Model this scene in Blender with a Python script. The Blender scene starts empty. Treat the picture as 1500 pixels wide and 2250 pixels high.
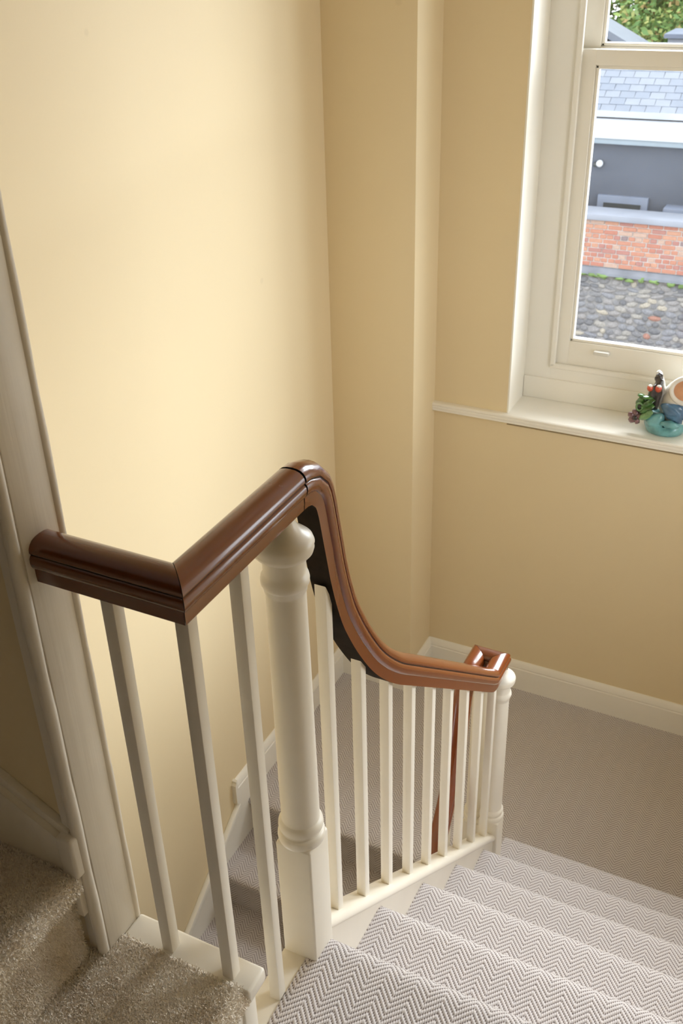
import bpy, bmesh, math, random
from mathutils import Vector, Matrix
random.seed(7)
scene = bpy.context.scene
COL = scene.collection

# ------------------------------------------------------------------ camera
cam_d = bpy.data.cameras.new('camera')
cam = bpy.data.objects.new('camera', cam_d)
COL.objects.link(cam)
CZ = 2.8206                      # eye height above the half landing
RW = ((0.89552809, 0.44425688, -0.02579259),
      (0.20512315, -0.46353146, -0.86201107),
      (-0.39491002, 0.76666447, -0.50623281))
cam.matrix_world = Matrix((
    (RW[0][0], -RW[1][0], -RW[2][0], 0.0),
    (RW[0][1], -RW[1][1], -RW[2][1], 0.0),
    (RW[0][2], -RW[1][2], -RW[2][2], CZ),
    (0, 0, 0, 1)))
cam_d.sensor_fit = 'VERTICAL'
cam_d.sensor_height = 36.0
cam_d.sensor_width = 24.0
cam_d.lens = 35.157
cam_d.clip_start = 0.02
cam_d.clip_end = 300
cam_d.dof.use_dof = True
cam_d.dof.focus_distance = 1.75
cam_d.dof.aperture_fstop = 13.0
scene.camera = cam

# ------------------------------------------------------------------ sky and light
SKY_STRENGTH = 2.3
world = bpy.data.worlds.new('sky')
scene.world = world
world.use_nodes = True
wn = world.node_tree.nodes
wn['Background'].inputs[0].default_value = (0.92, 0.955, 1.0, 1)
wn['Background'].inputs[1].default_value = SKY_STRENGTH


def area_light(name, loc, direction, sx, sy, power, color):
    d = bpy.data.lights.new(name, 'AREA')
    d.shape = 'RECTANGLE'
    d.size, d.size_y = sx, sy
    d.energy = power
    d.color = color
    o = bpy.data.objects.new(name, d)
    o.location = loc
    o.rotation_euler = Vector(direction).to_track_quat('-Z', 'Y').to_euler()
    COL.objects.link(o)
    return o


# daylight from the bright open sky in front of the stair window
area_light('stair_window_daylight', (1.0, 9.0, 7.0), (-0.05, -1, -0.03), 10.0, 8.0, 2750, (0.93, 0.97, 1.0))
area_light('right_sky_daylight', (5.6, 6.4, 4.6), (-1, -0.62, -0.06), 7.5, 3.2, 300, (0.95, 0.975, 1.0))
area_light('left_sky_daylight', (-6.2, 6.4, 4.9), (1, -0.62, -0.06), 7.5, 3.8, 500, (0.95, 0.975, 1.0))

area_light('added_side_fill', (1.02, 2.3, 1.95), (-1, 0.05, -0.03), 1.1, 1.2, 10.5, (0.93, 0.96, 1.0))  # added lamp outside the invented side window, brightens left wall and boxed corner

vs = scene.view_settings
vs.view_transform = 'Standard'
vs.look = 'None'
vs.gamma = 1.0
vs.use_curve_mapping = False
vs.exposure = 0.46
try:
    scene.cycles.max_bounces = 9
    scene.cycles.diffuse_bounces = 6
    scene.cycles.use_adaptive_sampling = True
    scene.cycles.adaptive_threshold = 0.02
    scene.cycles.transparent_max_bounces = 12
    scene.cycles.use_denoising = True
    scene.cycles.caustics_reflective = False
    scene.cycles.caustics_refractive = False
except Exception:
    pass


# ------------------------------------------------------------------ materials
def new_mat(name):
    m = bpy.data.materials.new(name)
    m.use_nodes = True
    nt = m.node_tree
    return m, nt, nt.nodes['Principled BSDF']


def N(nt, kind, **kw):
    n = nt.nodes.new(kind)
    for k, v in kw.items():
        setattr(n, k, v)
    return n


def L(nt, a, b):
    nt.links.new(a, b)


def math_node(nt, op, a, b=None, c=None):
    n = N(nt, 'ShaderNodeMath', operation=op)
    for i, x in enumerate((a, b, c)):
        if x is None:
            continue
        if isinstance(x, (int, float)):
            n.inputs[i].default_value = x
        else:
            L(nt, x, n.inputs[i])
    return n.outputs[0]


def paint(name, col, rough, var=0.03, bump=0.0, bscale=60, scale=3.0, spec=0.5, stretch=(1, 1, 1)):
    m, nt, b = new_mat(name)
    tc = N(nt, 'ShaderNodeTexCoord')
    no = N(nt, 'ShaderNodeTexNoise')
    no.inputs['Scale'].default_value = scale
    no.inputs['Detail'].default_value = 4
    L(nt, tc.outputs['Object'], no.inputs['Vector'])
    r = N(nt, 'ShaderNodeValToRGB')
    r.color_ramp.elements[0].position = 0.3
    r.color_ramp.elements[1].position = 0.7
    r.color_ramp.elements[0].color = tuple(c * (1 - var) for c in col) + (1,)
    r.color_ramp.elements[1].color = tuple(min(1, c * (1 + var)) for c in col) + (1,)
    L(nt, no.outputs['Fac'], r.inputs['Fac'])
    L(nt, r.outputs['Color'], b.inputs['Base Color'])
    b.inputs['Roughness'].default_value = rough
    b.inputs['Specular IOR Level'].default_value = spec
    if bump:
        mp = N(nt, 'ShaderNodeMapping')
        mp.inputs['Scale'].default_value = stretch
        L(nt, tc.outputs['Object'], mp.inputs['Vector'])
        n2 = N(nt, 'ShaderNodeTexNoise')
        n2.inputs['Scale'].default_value = bscale
        n2.inputs['Detail'].default_value = 3
        L(nt, mp.outputs['Vector'], n2.inputs['Vector'])
        bp = N(nt, 'ShaderNodeBump')
        bp.inputs['Strength'].default_value = bump
        bp.inputs['Distance'].default_value = 0.002
        L(nt, n2.outputs['Fac'], bp.inputs['Height'])
        L(nt, bp.outputs['Normal'], b.inputs['Normal'])
    return m


M = {}
XL_ = -1.593
M['wall'] = paint('cream_wall_paint', (0.80, 0.672, 0.445), 0.62, 0.015, 0.12, 45, 1.4)
def wall_marks(mat, spots):
    """small filled nail holes showing through the paint"""
    nt = mat.node_tree
    b = nt.nodes['Principled BSDF']
    src = b.inputs['Base Color'].links[0].from_socket
    ge = N(nt, 'ShaderNodeNewGeometry')
    acc = None
    for (p, rad) in spots:
        d_ = N(nt, 'ShaderNodeVectorMath', operation='DISTANCE')
        L(nt, ge.outputs['Position'], d_.inputs[0])
        d_.inputs[1].default_value = p
        mr = N(nt, 'ShaderNodeMapRange')
        mr.inputs['From Min'].default_value = rad * 0.5
        mr.inputs['From Max'].default_value = rad
        mr.inputs['To Min'].default_value = 0.13
        mr.inputs['To Max'].default_value = 0.0
        L(nt, d_.outputs['Value'], mr.inputs['Value'])
        acc = mr.outputs[0] if acc is None else math_node(nt, 'ADD', acc, mr.outputs[0])
    mxn = N(nt, 'ShaderNodeMix', data_type='RGBA')
    L(nt, acc, mxn.inputs[0])
    L(nt, src, mxn.inputs[6])
    mxn.inputs[7].default_value = (0.45, 0.36, 0.24, 1)
    L(nt, mxn.outputs[2], b.inputs['Base Color'])


wall_marks(M['wall'], [((XL_, 2.600, 1.875), 0.012), ((XL_, 1.933, 2.630), 0.010), ((-1.33, 3.05, 2.62), 0.014)])
M['white'] = paint('white_gloss_paint', (0.85, 0.80, 0.705), 0.33, 0.02, 0.12, 30, 9.0, stretch=(1, 1, 0.15))
M['white_sat'] = paint('white_window_paint', (0.89, 0.86, 0.79), 0.42, 0.012, 0.05, 30, 6.0)
M['hall'] = paint('bounce_cutting_brown', (0.20, 0.15, 0.11), 0.85, 0.1)  # dark brown given to unseen walls and floors to cut bounced light
M['ceil'] = paint('ceiling_paint', (0.85, 0.82, 0.76), 0.8, 0.01)
M['post'] = paint('brushed_white_paint', (0.80, 0.745, 0.65), 0.36, 0.03, 0.45, 42, 9.0, stretch=(1.2, 1.2, 0.05))


def wood_mat(name, dark, light, axis_scale, rough=0.24):
    m, nt, b = new_mat(name)
    tc = N(nt, 'ShaderNodeTexCoord')
    mp = N(nt, 'ShaderNodeMapping')
    mp.inputs['Scale'].default_value = axis_scale
    L(nt, tc.outputs['Object'], mp.inputs['Vector'])
    n1 = N(nt, 'ShaderNodeTexNoise')
    n1.inputs['Scale'].default_value = 7
    n1.inputs['Detail'].default_value = 7
    n1.inputs['Roughness'].default_value = 0.62
    n1.inputs['Distortion'].default_value = 0.6
    L(nt, mp.outputs['Vector'], n1.inputs['Vector'])
    n2 = N(nt, 'ShaderNodeTexNoise')
    n2.inputs['Scale'].default_value = 14
    n2.inputs['Detail'].default_value = 3
    L(nt, tc.outputs['Object'], n2.inputs['Vector'])
    mx = math_node(nt, 'MULTIPLY_ADD', n2.outputs['Fac'], 0.45, None)
    mx2 = math_node(nt, 'MULTIPLY_ADD', n1.outputs['Fac'], 0.75, -0.1)
    s = math_node(nt, 'ADD', mx, mx2)
    r = N(nt, 'ShaderNodeValToRGB')
    e = r.color_ramp.elements
    e[0].position, e[0].color = 0.36, dark + (1,)
    e[1].position, e[1].color = 0.72, light + (1,)
    L(nt, s, r.inputs['Fac'])
    L(nt, r.outputs['Color'], b.inputs['Base Color'])
    rr = math_node(nt, 'MULTIPLY_ADD', n2.outputs['Fac'], 0.18, rough - 0.09)
    L(nt, rr, b.inputs['Roughness'])
    b.inputs['Coat Weight'].default_value = 0.7
    b.inputs['Coat Roughness'].default_value = 0.10
    bp = N(nt, 'ShaderNodeBump')
    bp.inputs['Strength'].default_value = 0.10
    bp.inputs['Distance'].default_value = 0.001
    L(nt, n1.outputs['Fac'], bp.inputs['Height'])
    L(nt, bp.outputs['Normal'], b.inputs['Normal'])
    return m


M['wood_x'] = wood_mat('mahogany_across', (0.022, 0.005, 0.002), (0.135, 0.032, 0.007), (1.0, 9, 9))
M['wood_y'] = wood_mat('mahogany_along', (0.026, 0.006, 0.002), (0.20, 0.052, 0.011), (9, 1.0, 9))
M['wood_z'] = wood_mat('mahogany_swept', (0.030, 0.006, 0.002), (0.205, 0.045, 0.007), (9, 1.5, 1.5))
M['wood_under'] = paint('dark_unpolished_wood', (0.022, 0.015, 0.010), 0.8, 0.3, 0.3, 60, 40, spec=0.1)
M['wood_seam'] = paint('dark_seam', (0.012, 0.007, 0.005), 0.6, 0.1)


def carpet_mat():
    m, nt, b = new_mat('herringbone_carpet')
    W, PV, SL = 0.0273, 0.0122, 1.12
    uv = N(nt, 'ShaderNodeUVMap')
    sp = N(nt, 'ShaderNodeSeparateXYZ')
    # slight irregularity of the yarn rows
    no = N(nt, 'ShaderNodeTexNoise')
    no.inputs['Scale'].default_value = 30
    L(nt, uv.outputs['UV'], no.inputs['Vector'])
    L(nt, uv.outputs['UV'], sp.inputs['Vector'])
    wob = math_node(nt, 'MULTIPLY_ADD', no.outputs['Fac'], 0.0024, -0.0012)
    u, v = sp.outputs['X'], math_node(nt, 'ADD', sp.outputs['Y'], wob)
    tri = math_node(nt, 'PINGPONG', math_node(nt, 'ADD', u, 50 * W), W)
    t = math_node(nt, 'DIVIDE', math_node(nt, 'MULTIPLY_ADD', tri, -SL, v), PV)
    rib = math_node(nt, 'MULTIPLY_ADD', math_node(nt, 'SINE', math_node(nt, 'MULTIPLY', t, 2 * math.pi)), 0.5, 0.5)
    # second set of loops between the light ribs, broken into little dashes
    rib2 = math_node(nt, 'MULTIPLY_ADD', math_node(nt, 'SINE', math_node(nt, 'MULTIPLY', t, 4 * math.pi)), 0.5, 0.5)
    tw = math_node(nt, 'SINE', math_node(nt, 'MULTIPLY_ADD', tri, 2 * math.pi / 0.0032, math_node(nt, 'MULTIPLY', t, 5.0)))
    tw = math_node(nt, 'MULTIPLY_ADD', tw, 0.5, 0.5)
    fine = N(nt, 'ShaderNodeTexNoise')
    fine.inputs['Scale'].default_value = 700
    fine.inputs['Detail'].default_value = 2
    L(nt, uv.outputs['UV'], fine.inputs['Vector'])
    h = math_node(nt, 'MULTIPLY_ADD', rib, 0.70, math_node(nt, 'MULTIPLY', tw, 0.30))
    h = math_node(nt, 'MULTIPLY_ADD', math_node(nt, 'SUBTRACT', fine.outputs['Fac'], 0.5), 0.35, h)
    r = N(nt, 'ShaderNodeValToRGB')
    e = r.color_ramp.elements
    e[0].position, e[0].color = 0.10, (0.18, 0.142, 0.135, 1)
    e[1].position, e[1].color = 0.46, (0.66, 0.615, 0.61, 1)
    x = r.color_ramp.elements.new(0.25)
    x.color = (0.45, 0.405, 0.395, 1)
    L(nt, h, r.inputs['Fac'])
    L(nt, r.outputs['Color'], b.inputs['Base Color'])
    b.inputs['Roughness'].default_value = 0.95
    b.inputs['Specular IOR Level'].default_value = 0.1
    b.inputs['Sheen Weight'].default_value = 0.7
    b.inputs['Sheen Roughness'].default_value = 0.4
    bp = N(nt, 'ShaderNodeBump')
    bp.inputs['Strength'].default_value = 0.7
    bp.inputs['Distance'].default_value = 0.0022
    L(nt, h, bp.inputs['Height'])
    L(nt, bp.outputs['Normal'], b.inputs['Normal'])
    return m


M['carpet'] = carpet_mat()


def plush(name, c0, c1):
    m, nt, b = new_mat(name)
    tc = N(nt, 'ShaderNodeTexCoord')
    n1 = N(nt, 'ShaderNodeTexNoise')
    n1.inputs['Scale'].default_value = 14
    n1.inputs['Detail'].default_value = 6
    L(nt, tc.outputs['Object'], n1.inputs['Vector'])
    n2 = N(nt, 'ShaderNodeTexNoise')
    n2.inputs['Scale'].default_value = 420
    n2.inputs['Detail'].default_value = 2
    L(nt, tc.outputs['Object'], n2.inputs['Vector'])
    s = math_node(nt, 'MULTIPLY_ADD', n1.outputs['Fac'], 0.6, math_node(nt, 'MULTIPLY', n2.outputs['Fac'], 0.4))
    r = N(nt, 'ShaderNodeValToRGB')
    e = r.color_ramp.elements
    e[0].position, e[0].color = 0.36, c0 + (1,)
    e[1].position, e[1].color = 0.64, c1 + (1,)
    L(nt, s, r.inputs['Fac'])
    L(nt, r.outputs['Color'], b.inputs['Base Color'])
    b.inputs['Roughness'].default_value = 0.9
    b.inputs['Specular IOR Level'].default_value = 0.15
    b.inputs['Sheen Weight'].default_value = 0.5
    return m


M['plush'] = plush('beige_plush_carpet', (0.74, 0.65, 0.54), (0.95, 0.89, 0.80))

m, nt, b = new_mat('window_glass')
out = nt.nodes['Material Output']
nt.nodes.remove(b)
tr = N(nt, 'ShaderNodeBsdfTransparent')
gl = N(nt, 'ShaderNodeBsdfGlossy')
gl.inputs['Roughness'].default_value = 0.0
fr = N(nt, 'ShaderNodeLayerWeight')
fr.inputs['Blend'].default_value = 0.5
fac = math_node(nt, 'MULTIPLY_ADD', math_node(nt, 'POWER', fr.outputs['Facing'], 5.0), 0.9, 0.03)
mx = N(nt, 'ShaderNodeMixShader')
tr.inputs['Color'].default_value = (0.97, 0.985, 0.99, 1)
L(nt, fac, mx.inputs[0])
L(nt, tr.outputs[0], mx.inputs[1])
L(nt, gl.outputs[0], mx.inputs[2])
L(nt, mx.outputs[0], out.inputs[0])
M['glass'] = m


def rand_mat(name, stops, rough=0.8, noise=0.25, nscale=25, metallic=0.0, spec=0.4):
    """colour drawn per object (Object Info random) or per mesh island, with mottling"""
    m, nt, b = new_mat(name)
    oi = N(nt, 'ShaderNodeObjectInfo')
    ge = N(nt, 'ShaderNodeNewGeometry')
    a = math_node(nt, 'FRACT', math_node(nt, 'ADD', oi.outputs['Random'], ge.outputs['Random Per Island']))
    tc = N(nt, 'ShaderNodeTexCoord')
    no = N(nt, 'ShaderNodeTexNoise')
    no.inputs['Scale'].default_value = nscale
    no.inputs['Detail'].default_value = 5
    L(nt, ge.outputs['Position'], no.inputs['Vector'])
    r = N(nt, 'ShaderNodeValToRGB')
    r.color_ramp.interpolation = 'CONSTANT' if len(stops) > 3 else 'LINEAR'
    els = r.color_ramp.elements
    while len(els) < len(stops):
        els.new(0.5)
    for i, (p, c) in enumerate(stops):
        els[i].position, els[i].color = p, tuple(c) + (1,)
    L(nt, a, r.inputs['Fac'])
    mul = N(nt, 'ShaderNodeMix', data_type='RGBA', blend_type='MULTIPLY')
    mul.inputs[0].default_value = 1.0
    g = math_node(nt, 'MULTIPLY_ADD', no.outputs['Fac'], noise * 2, 1 - noise)
    cb = N(nt, 'ShaderNodeCombineColor')
    for i in range(3):
        L(nt, g, cb.inputs[i])
    L(nt, r.outputs['Color'], mul.inputs[6])
    L(nt, cb.outputs[0], mul.inputs[7])
    L(nt, mul.outputs[2], b.inputs['Base Color'])
    b.inputs['Roughness'].default_value = rough
    b.inputs['Specular IOR Level'].default_value = spec
    return m


M['brick'] = rand_mat('red_brick', [(0.0, (0.43, 0.20, 0.14)), (0.3, (0.40, 0.17, 0.125)), (0.5, (0.46, 0.24, 0.165)), (0.7, (0.36, 0.17, 0.145)), (0.88, (0.22, 0.165, 0.17)), (0.93, (0.44, 0.30, 0.24))])
M['mortar'] = paint('pale_mortar', (0.47, 0.43, 0.41), 0.9, 0.15, 0.2, 30, 8)
M['stone'] = rand_mat('rubble_stone', [(0.0, (0.20, 0.195, 0.20)), (0.25, (0.27, 0.255, 0.25)), (0.45, (0.155, 0.155, 0.165)), (0.6, (0.31, 0.29, 0.265)), (0.75, (0.225, 0.225, 0.24)), (0.90, (0.38, 0.34, 0.28)), (0.96, (0.34, 0.18, 0.14))], noise=0.5, nscale=45)
M['stone_mortar'] = paint('grey_mortar', (0.25, 0.24, 0.235), 0.95, 0.3, 0.3, 30, 9)
M['slate'] = rand_mat('blue_grey_slate', [(0.0, (0.19, 0.22, 0.275)), (0.5, (0.225, 0.25, 0.30)), (1.0, (0.26, 0.285, 0.33))], rough=0.42, noise=0.12, nscale=6, spec=0.6)
M['render_grey'] = paint('slate_grey_render', (0.095, 0.108, 0.138), 0.8, 0.12, 0.1, 20, 0.9)
M['render_light'] = paint('pale_grey_frame', (0.20, 0.23, 0.30), 0.6, 0.08)
M['lead'] = paint('pale_lead_roof', (0.48, 0.50, 0.54), 0.35, 0.08, 0.0, 20, 1.2)
M['coping'] = paint('light_grey_coping', (0.28, 0.30, 0.35), 0.7, 0.1, 0.1, 30, 2)
M['dark_coping'] = paint('dark_grey_coping', (0.19, 0.205, 0.235), 0.85, 0.2, 0.2, 30, 4)
M['gutter'] = paint('grey_gutter', (0.30, 0.36, 0.41), 0.5, 0.05)
M['dark'] = paint('dark_opening', (0.045, 0.052, 0.058), 0.5, 0.2)
M['lamp_white'] = paint('white_plastic', (0.8, 0.82, 0.85), 0.35, 0.02)
M['ground'] = paint('yard_ground', (0.22, 0.21, 0.2), 0.9, 0.2, 0.1, 20, 1)
M['moss'] = paint('green_weeds', (0.16, 0.25, 0.08), 0.8, 0.3)
M['bark'] = paint('tree_bark', (0.10, 0.085, 0.07), 0.9, 0.3)
M['leaf'] = rand_mat('tree_leaf', [(0.0, (0.10, 0.20, 0.05)), (0.3, (0.16, 0.27, 0.07)), (0.55, (0.25, 0.34, 0.09)), (0.72, (0.36, 0.38, 0.12)), (0.86, (0.42, 0.30, 0.12)), (0.94, (0.30, 0.40, 0.15))], noise=0.1, rough=0.5)
M['metal'] = paint('brushed_nickel', (0.75, 0.73, 0.68), 0.3, 0.02)


def glaze(name, col, var=0.15, rough=0.15, scale=30):
    m = paint(name, col, rough, var, 0, 60, scale)
    m.node_tree.nodes['Principled BSDF'].inputs['Coat Weight'].default_value = 0.6
    return m


M['teal'] = glaze('teal_glaze', (0.16, 0.40, 0.43), 0.25)
M['blue'] = glaze('blue_glaze', (0.10, 0.21, 0.36), 0.3)
M['whiteglaze'] = glaze('white_glaze', (0.82, 0.80, 0.75), 0.04)
M['terracotta'] = glaze('terracotta', (0.66, 0.34, 0.19), 0.1, 0.6)
M['darkrock'] = glaze('dark_brown_glaze', (0.055, 0.045, 0.043), 0.5)
M['greenglaze'] = glaze('green_glaze', (0.055, 0.15, 0.035), 0.6, 0.12, 60)
M['greenpale'] = glaze('pale_green_glaze', (0.16, 0.30, 0.12), 0.3, 0.12, 60)
M['redglaze'] = glaze('red_glaze', (0.62, 0.10, 0.05), 0.2)
M['mauve'] = glaze('mauve_glaze', (0.22, 0.11, 0.12), 0.4)
M['black'] = glaze('black_glaze', (0.02, 0.02, 0.02), 0.1)


# ------------------------------------------------------------------ mesh helpers
def link(o, parent=None):
    COL.objects.link(o)
    if parent is not None:
        o.parent = parent
    return o


def mesh_obj(name, verts, faces, mat, parent=None, smooth=None, uvs=None, mats=None, fmat=None):
    me = bpy.data.meshes.new(name)
    me.from_pydata([tuple(v) for v in verts], [], faces)
    bm = bmesh.new()
    bm.from_mesh(me)
    bmesh.ops.recalc_face_normals(bm, faces=bm.faces)
    bm.to_mesh(me)
    bm.free()
    for mm in ([mat] if mats is None else mats):
        me.materials.append(mm)
    if fmat:
        for i, k in enumerate(fmat):
            me.polygons[i].material_index = k
    if uvs is not None:
        ul = me.uv_layers.new(name='UVMap')
        for lp in me.loops:
            ul.data[lp.index].uv = uvs[lp.vertex_index]
    if smooth is not None:
        me.shade_smooth()
        me.set_sharp_from_angle(angle=math.radians(smooth))
    o = bpy.data.objects.new(name, me)
    return link(o, parent)


def from_bm(name, bm, mat, parent=None, smooth=None, mats=None):
    me = bpy.data.meshes.new(name)
    bmesh.ops.recalc_face_normals(bm, faces=bm.faces)
    bm.to_mesh(me)
    bm.free()
    for mm in ([mat] if mats is None else mats):
        me.materials.append(mm)
    if smooth is not None:
        me.shade_smooth()
        me.set_sharp_from_angle(angle=math.radians(smooth))
    o = bpy.data.objects.new(name, me)
    return link(o, parent)


def add_box(bm, x0, x1, y0, y1, z0, z1, bevel=0.0, seg=2):
    r = bmesh.ops.create_cube(bm, size=1.0)
    vs_ = r['verts']
    for v in vs_:
        v.co = Vector(((x0 + x1) / 2 + v.co.x * (x1 - x0), (y0 + y1) / 2 + v.co.y * (y1 - y0), (z0 + z1) / 2 + v.co.z * (z1 - z0)))
    if bevel:
        es = {e for v in vs_ for e in v.link_edges}
        bmesh.ops.bevel(bm, geom=list(es), offset=bevel, segments=seg, profile=0.5, affect='EDGES')
    return vs_


def box(name, x0, x1, y0, y1, z0, z1, mat, parent=None, bevel=0.0, seg=2):
    bm = bmesh.new()
    add_box(bm, x0, x1, y0, y1, z0, z1, bevel, seg)
    return from_bm(name, bm, mat, parent, 40 if bevel else None)


def prism(name, pts, axis, a0, a1, mat, parent=None, bevel=0.0, smooth=None):
    """closed polygon extruded along an axis; pts are the two other coordinates in xyz order"""
    def mk(p, a):
        return {'x': (a, p[0], p[1]), 'y': (p[0], a, p[1]), 'z': (p[0], p[1], a)}[axis]
    n = len(pts)
    vs_ = [mk(p, a0) for p in pts] + [mk(p, a1) for p in pts]
    fs = [(i, (i + 1) % n, n + (i + 1) % n, n + i) for i in range(n)] + [tuple(range(n)), tuple(range(n, 2 * n))]
    bm = bmesh.new()
    bv = [bm.verts.new(v) for v in vs_]
    for f in fs:
        bm.faces.new([bv[i] for i in f])
    if bevel:
        bmesh.ops.bevel(bm, geom=list(bm.edges), offset=bevel, segments=2, profile=0.5, affect='EDGES')
    return from_bm(name, bm, mat, parent, smooth if smooth else (40 if bevel else None))


def lathe(name, prof, mat, parent=None, loc=(0, 0, 0), n=40):
    vs_, fs = [], []
    for (r, z) in prof:
        for k in range(n):
            a = 2 * math.pi * k / n
            vs_.append((loc[0] + r * math.cos(a), loc[1] + r * math.sin(a), loc[2] + z))
    for i in range(len(prof) - 1):
        for k in range(n):
            fs.append((i * n + k, i * n + (k + 1) % n, (i + 1) * n + (k + 1) % n, (i + 1) * n + k))
    fs.append(tuple(range(n)))
    fs.append(tuple((len(prof) - 1) * n + k for k in range(n)))
    return mesh_obj(name, vs_, fs, mat, parent, smooth=50)


def empty(name, loc=(0, 0, 0)):
    o = bpy.data.objects.new(name, None)
    o.location = loc
    o.empty_display_size = 0.1
    return link(o)


def tag(o, label=None, cat=None, group=None, kind=None):
    if label:
        o['label'] = label
    if cat:
        o['category'] = cat
    if group:
        o['group'] = group
    if kind:
        o['kind'] = kind
    return o


def part(o, parent):
    o.parent = parent
    o.matrix_parent_inverse = Matrix.Translation(-parent.location)
    return o


def catmull(pts, step):
    P = [Vector(p) for p in pts]
    P = [P[0] * 2 - P[1]] + P + [P[-1] * 2 - P[-2]]
    out = []
    for i in range(1, len(P) - 2):
        a, b_, c, d = P[i - 1], P[i], P[i + 1], P[i + 2]
        n = max(1, int((c - b_).length / step))
        for k in range(n):
            t = k / n
            out.append(0.5 * ((2 * b_) + (c - a) * t + (2 * a - 5 * b_ + 4 * c - d) * t * t + (3 * b_ - a - 3 * c + d) * t ** 3))
    out.append(P[-2])
    return out


# ------------------------------------------------------------------ key dimensions (metres)
RISE, GOING = 0.2, 0.24766
Z0, Y0 = 1.2, 1.0572             # upper landing floor, its nosing
XS = -0.603                      # inner face of the string
XR = 0.38                        # right wall
XL = -1.593                      # left wall
YB = 3.26                        # window wall
YP = 3.05                        # boxed corner face
XP = -1.268                      # boxed corner return
XC = -0.622                      # balustrade line
CEIL = 3.95
LOW = -2.6

# ------------------------------------------------------------------ the setting: walls
tag(box('wall_left', XL - 0.15, XL, 0.82, YP + 0.4, LOW, CEIL, M['wall']), 'cream painted stair wall on the left', kind='structure')
# window wall in four pieces around the opening
WX0, WX1, WZ0, WZ1 = -0.982, 0.204, 1.245, 3.55
wb = bmesh.new()
YO = YB + 0.34
for (a, b_, c, d) in ((XP - 0.05, WX0, LOW, CEIL), (WX1, XR + 0.15, LOW, CEIL), (WX0, WX1, LOW, WZ0 - 0.035), (WX0, WX1, WZ1, CEIL)):
    add_box(wb, a, b_, YB, YO, c, d)
tag(from_bm('wall_back', wb, M['wall']), 'cream painted window wall behind the half landing', kind='structure')
tag(box('wall_corner', XL - 0.15, XP, YP, YO, LOW, CEIL, M['wall'], bevel=0.002), 'cream boxed-out corner between the left wall and the window wall', kind='structure')
W2Y0, W2Y1, W2Z0, W2Z1 = 1.78, 2.72, 1.25, 2.40
wr = bmesh.new()
for (a, b_, c, d_) in ((-2.6, W2Y0, LOW, CEIL), (W2Y1, YO, LOW, CEIL), (W2Y0, W2Y1, LOW, W2Z0), (W2Y0, W2Y1, W2Z1, CEIL)):
    add_box(wr, XR, XR + 0.15, a, b_, c, d_)
tag(from_bm('wall_right', wr, M['wall']), 'cream wall along the right of the stairs', kind='structure')
win2 = empty('added_side_window', (XR + 0.07, 2.25, W2Z0))  # invented window out of view, added to light the left wall and boxed corner
tag(win2, 'unseen side window added in the right wall to let in light', kind='structure')
for a, b_, c, d_ in ((W2Y0, W2Y0 + 0.06, W2Z0, W2Z1), (W2Y1 - 0.06, W2Y1, W2Z0, W2Z1), (W2Y0, W2Y1, W2Z0, W2Z0 + 0.07), (W2Y0, W2Y1, W2Z1 - 0.07, W2Z1)):
    part(box('frame', XR + 0.05, XR + 0.10, a, b_, c, d_, M['white_sat']), win2)
part(box('pane', XR + 0.07, XR + 0.073, W2Y0 + 0.05, W2Y1 - 0.05, W2Z0 + 0.06, W2Z1 - 0.06, M['glass']), win2)
tag(box('wall_rear', -3.4, XR + 0.15, -2.75, -2.6, LOW, CEIL, M['hall']), 'unseen wall behind the landing, dark brown to cut bounced light', kind='structure')
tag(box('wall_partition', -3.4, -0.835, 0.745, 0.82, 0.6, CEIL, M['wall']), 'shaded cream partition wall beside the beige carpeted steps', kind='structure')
tag(box('wall_far', -3.55, -3.4, -2.75, 0.82, 0.6, CEIL, M['hall']), 'unseen wall at the head of the beige steps, dark brown to cut bounced light', kind='structure')
tag(box('ceiling', -3.55, XR + 0.15, -2.75, YO, CEIL, CEIL + 0.1, M['ceil']), 'white ceiling over the stairwell', kind='structure')

# wide post closing the end of the partition, with a bead on both edges
post = empty('trim_1', (-0.83, 0.78, 1.4))
tag(post, 'wide white painted post with beaded edges where the short handrail ends', kind='structure')
PX = -0.828
part(box('post_board', -0.86, PX, 0.748, 0.815, 1.395, CEIL, M['post'], bevel=0.002), post)


def bead_strip(name, x, y, r):
    vs_, fs = [], []
    n = 14
    zs = [1.395 + (CEIL - 1.395) * i / 40 for i in range(41)]
    for i, z in enumerate(zs):
        wob = 0.0006 * math.sin(i * 2.1 + x * 40)
        for k in range(n):
            a = 2 * math.pi * k / n
            vs_.append((x + (r + wob) * math.cos(a), y + (r + wob) * math.sin(a), z))
    for i in range(len(zs) - 1):
        for k in range(n):
            fs.append((i * n + k, i * n + (k + 1) % n, (i + 1) * n + (k + 1) % n, (i + 1) * n + k))
    return mesh_obj(name, vs_, fs, M['post'], None, smooth=60)


part(bead_strip('bead', PX - 0.009, 0.741, 0.0095), post)
part(bead_strip('bead', PX - 0.006, 0.8205, 0.0085), post)
part(box('post_side', -0.86, -0.838, 0.737, 0.748, 1.395, CEIL, M['post']), post)


# ------------------------------------------------------------------ baseboards
def base_profile(h=0.14, t=0.017):
    return [(0, 0), (t, 0), (t, h - 0.036), (t - 0.003, h - 0.033), (t - 0.003, h - 0.030), (t - 0.001, h - 0.026), (t - 0.004, h - 0.012), (t - 0.009, h - 0.004), (0.004, h), (0, h)]


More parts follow.
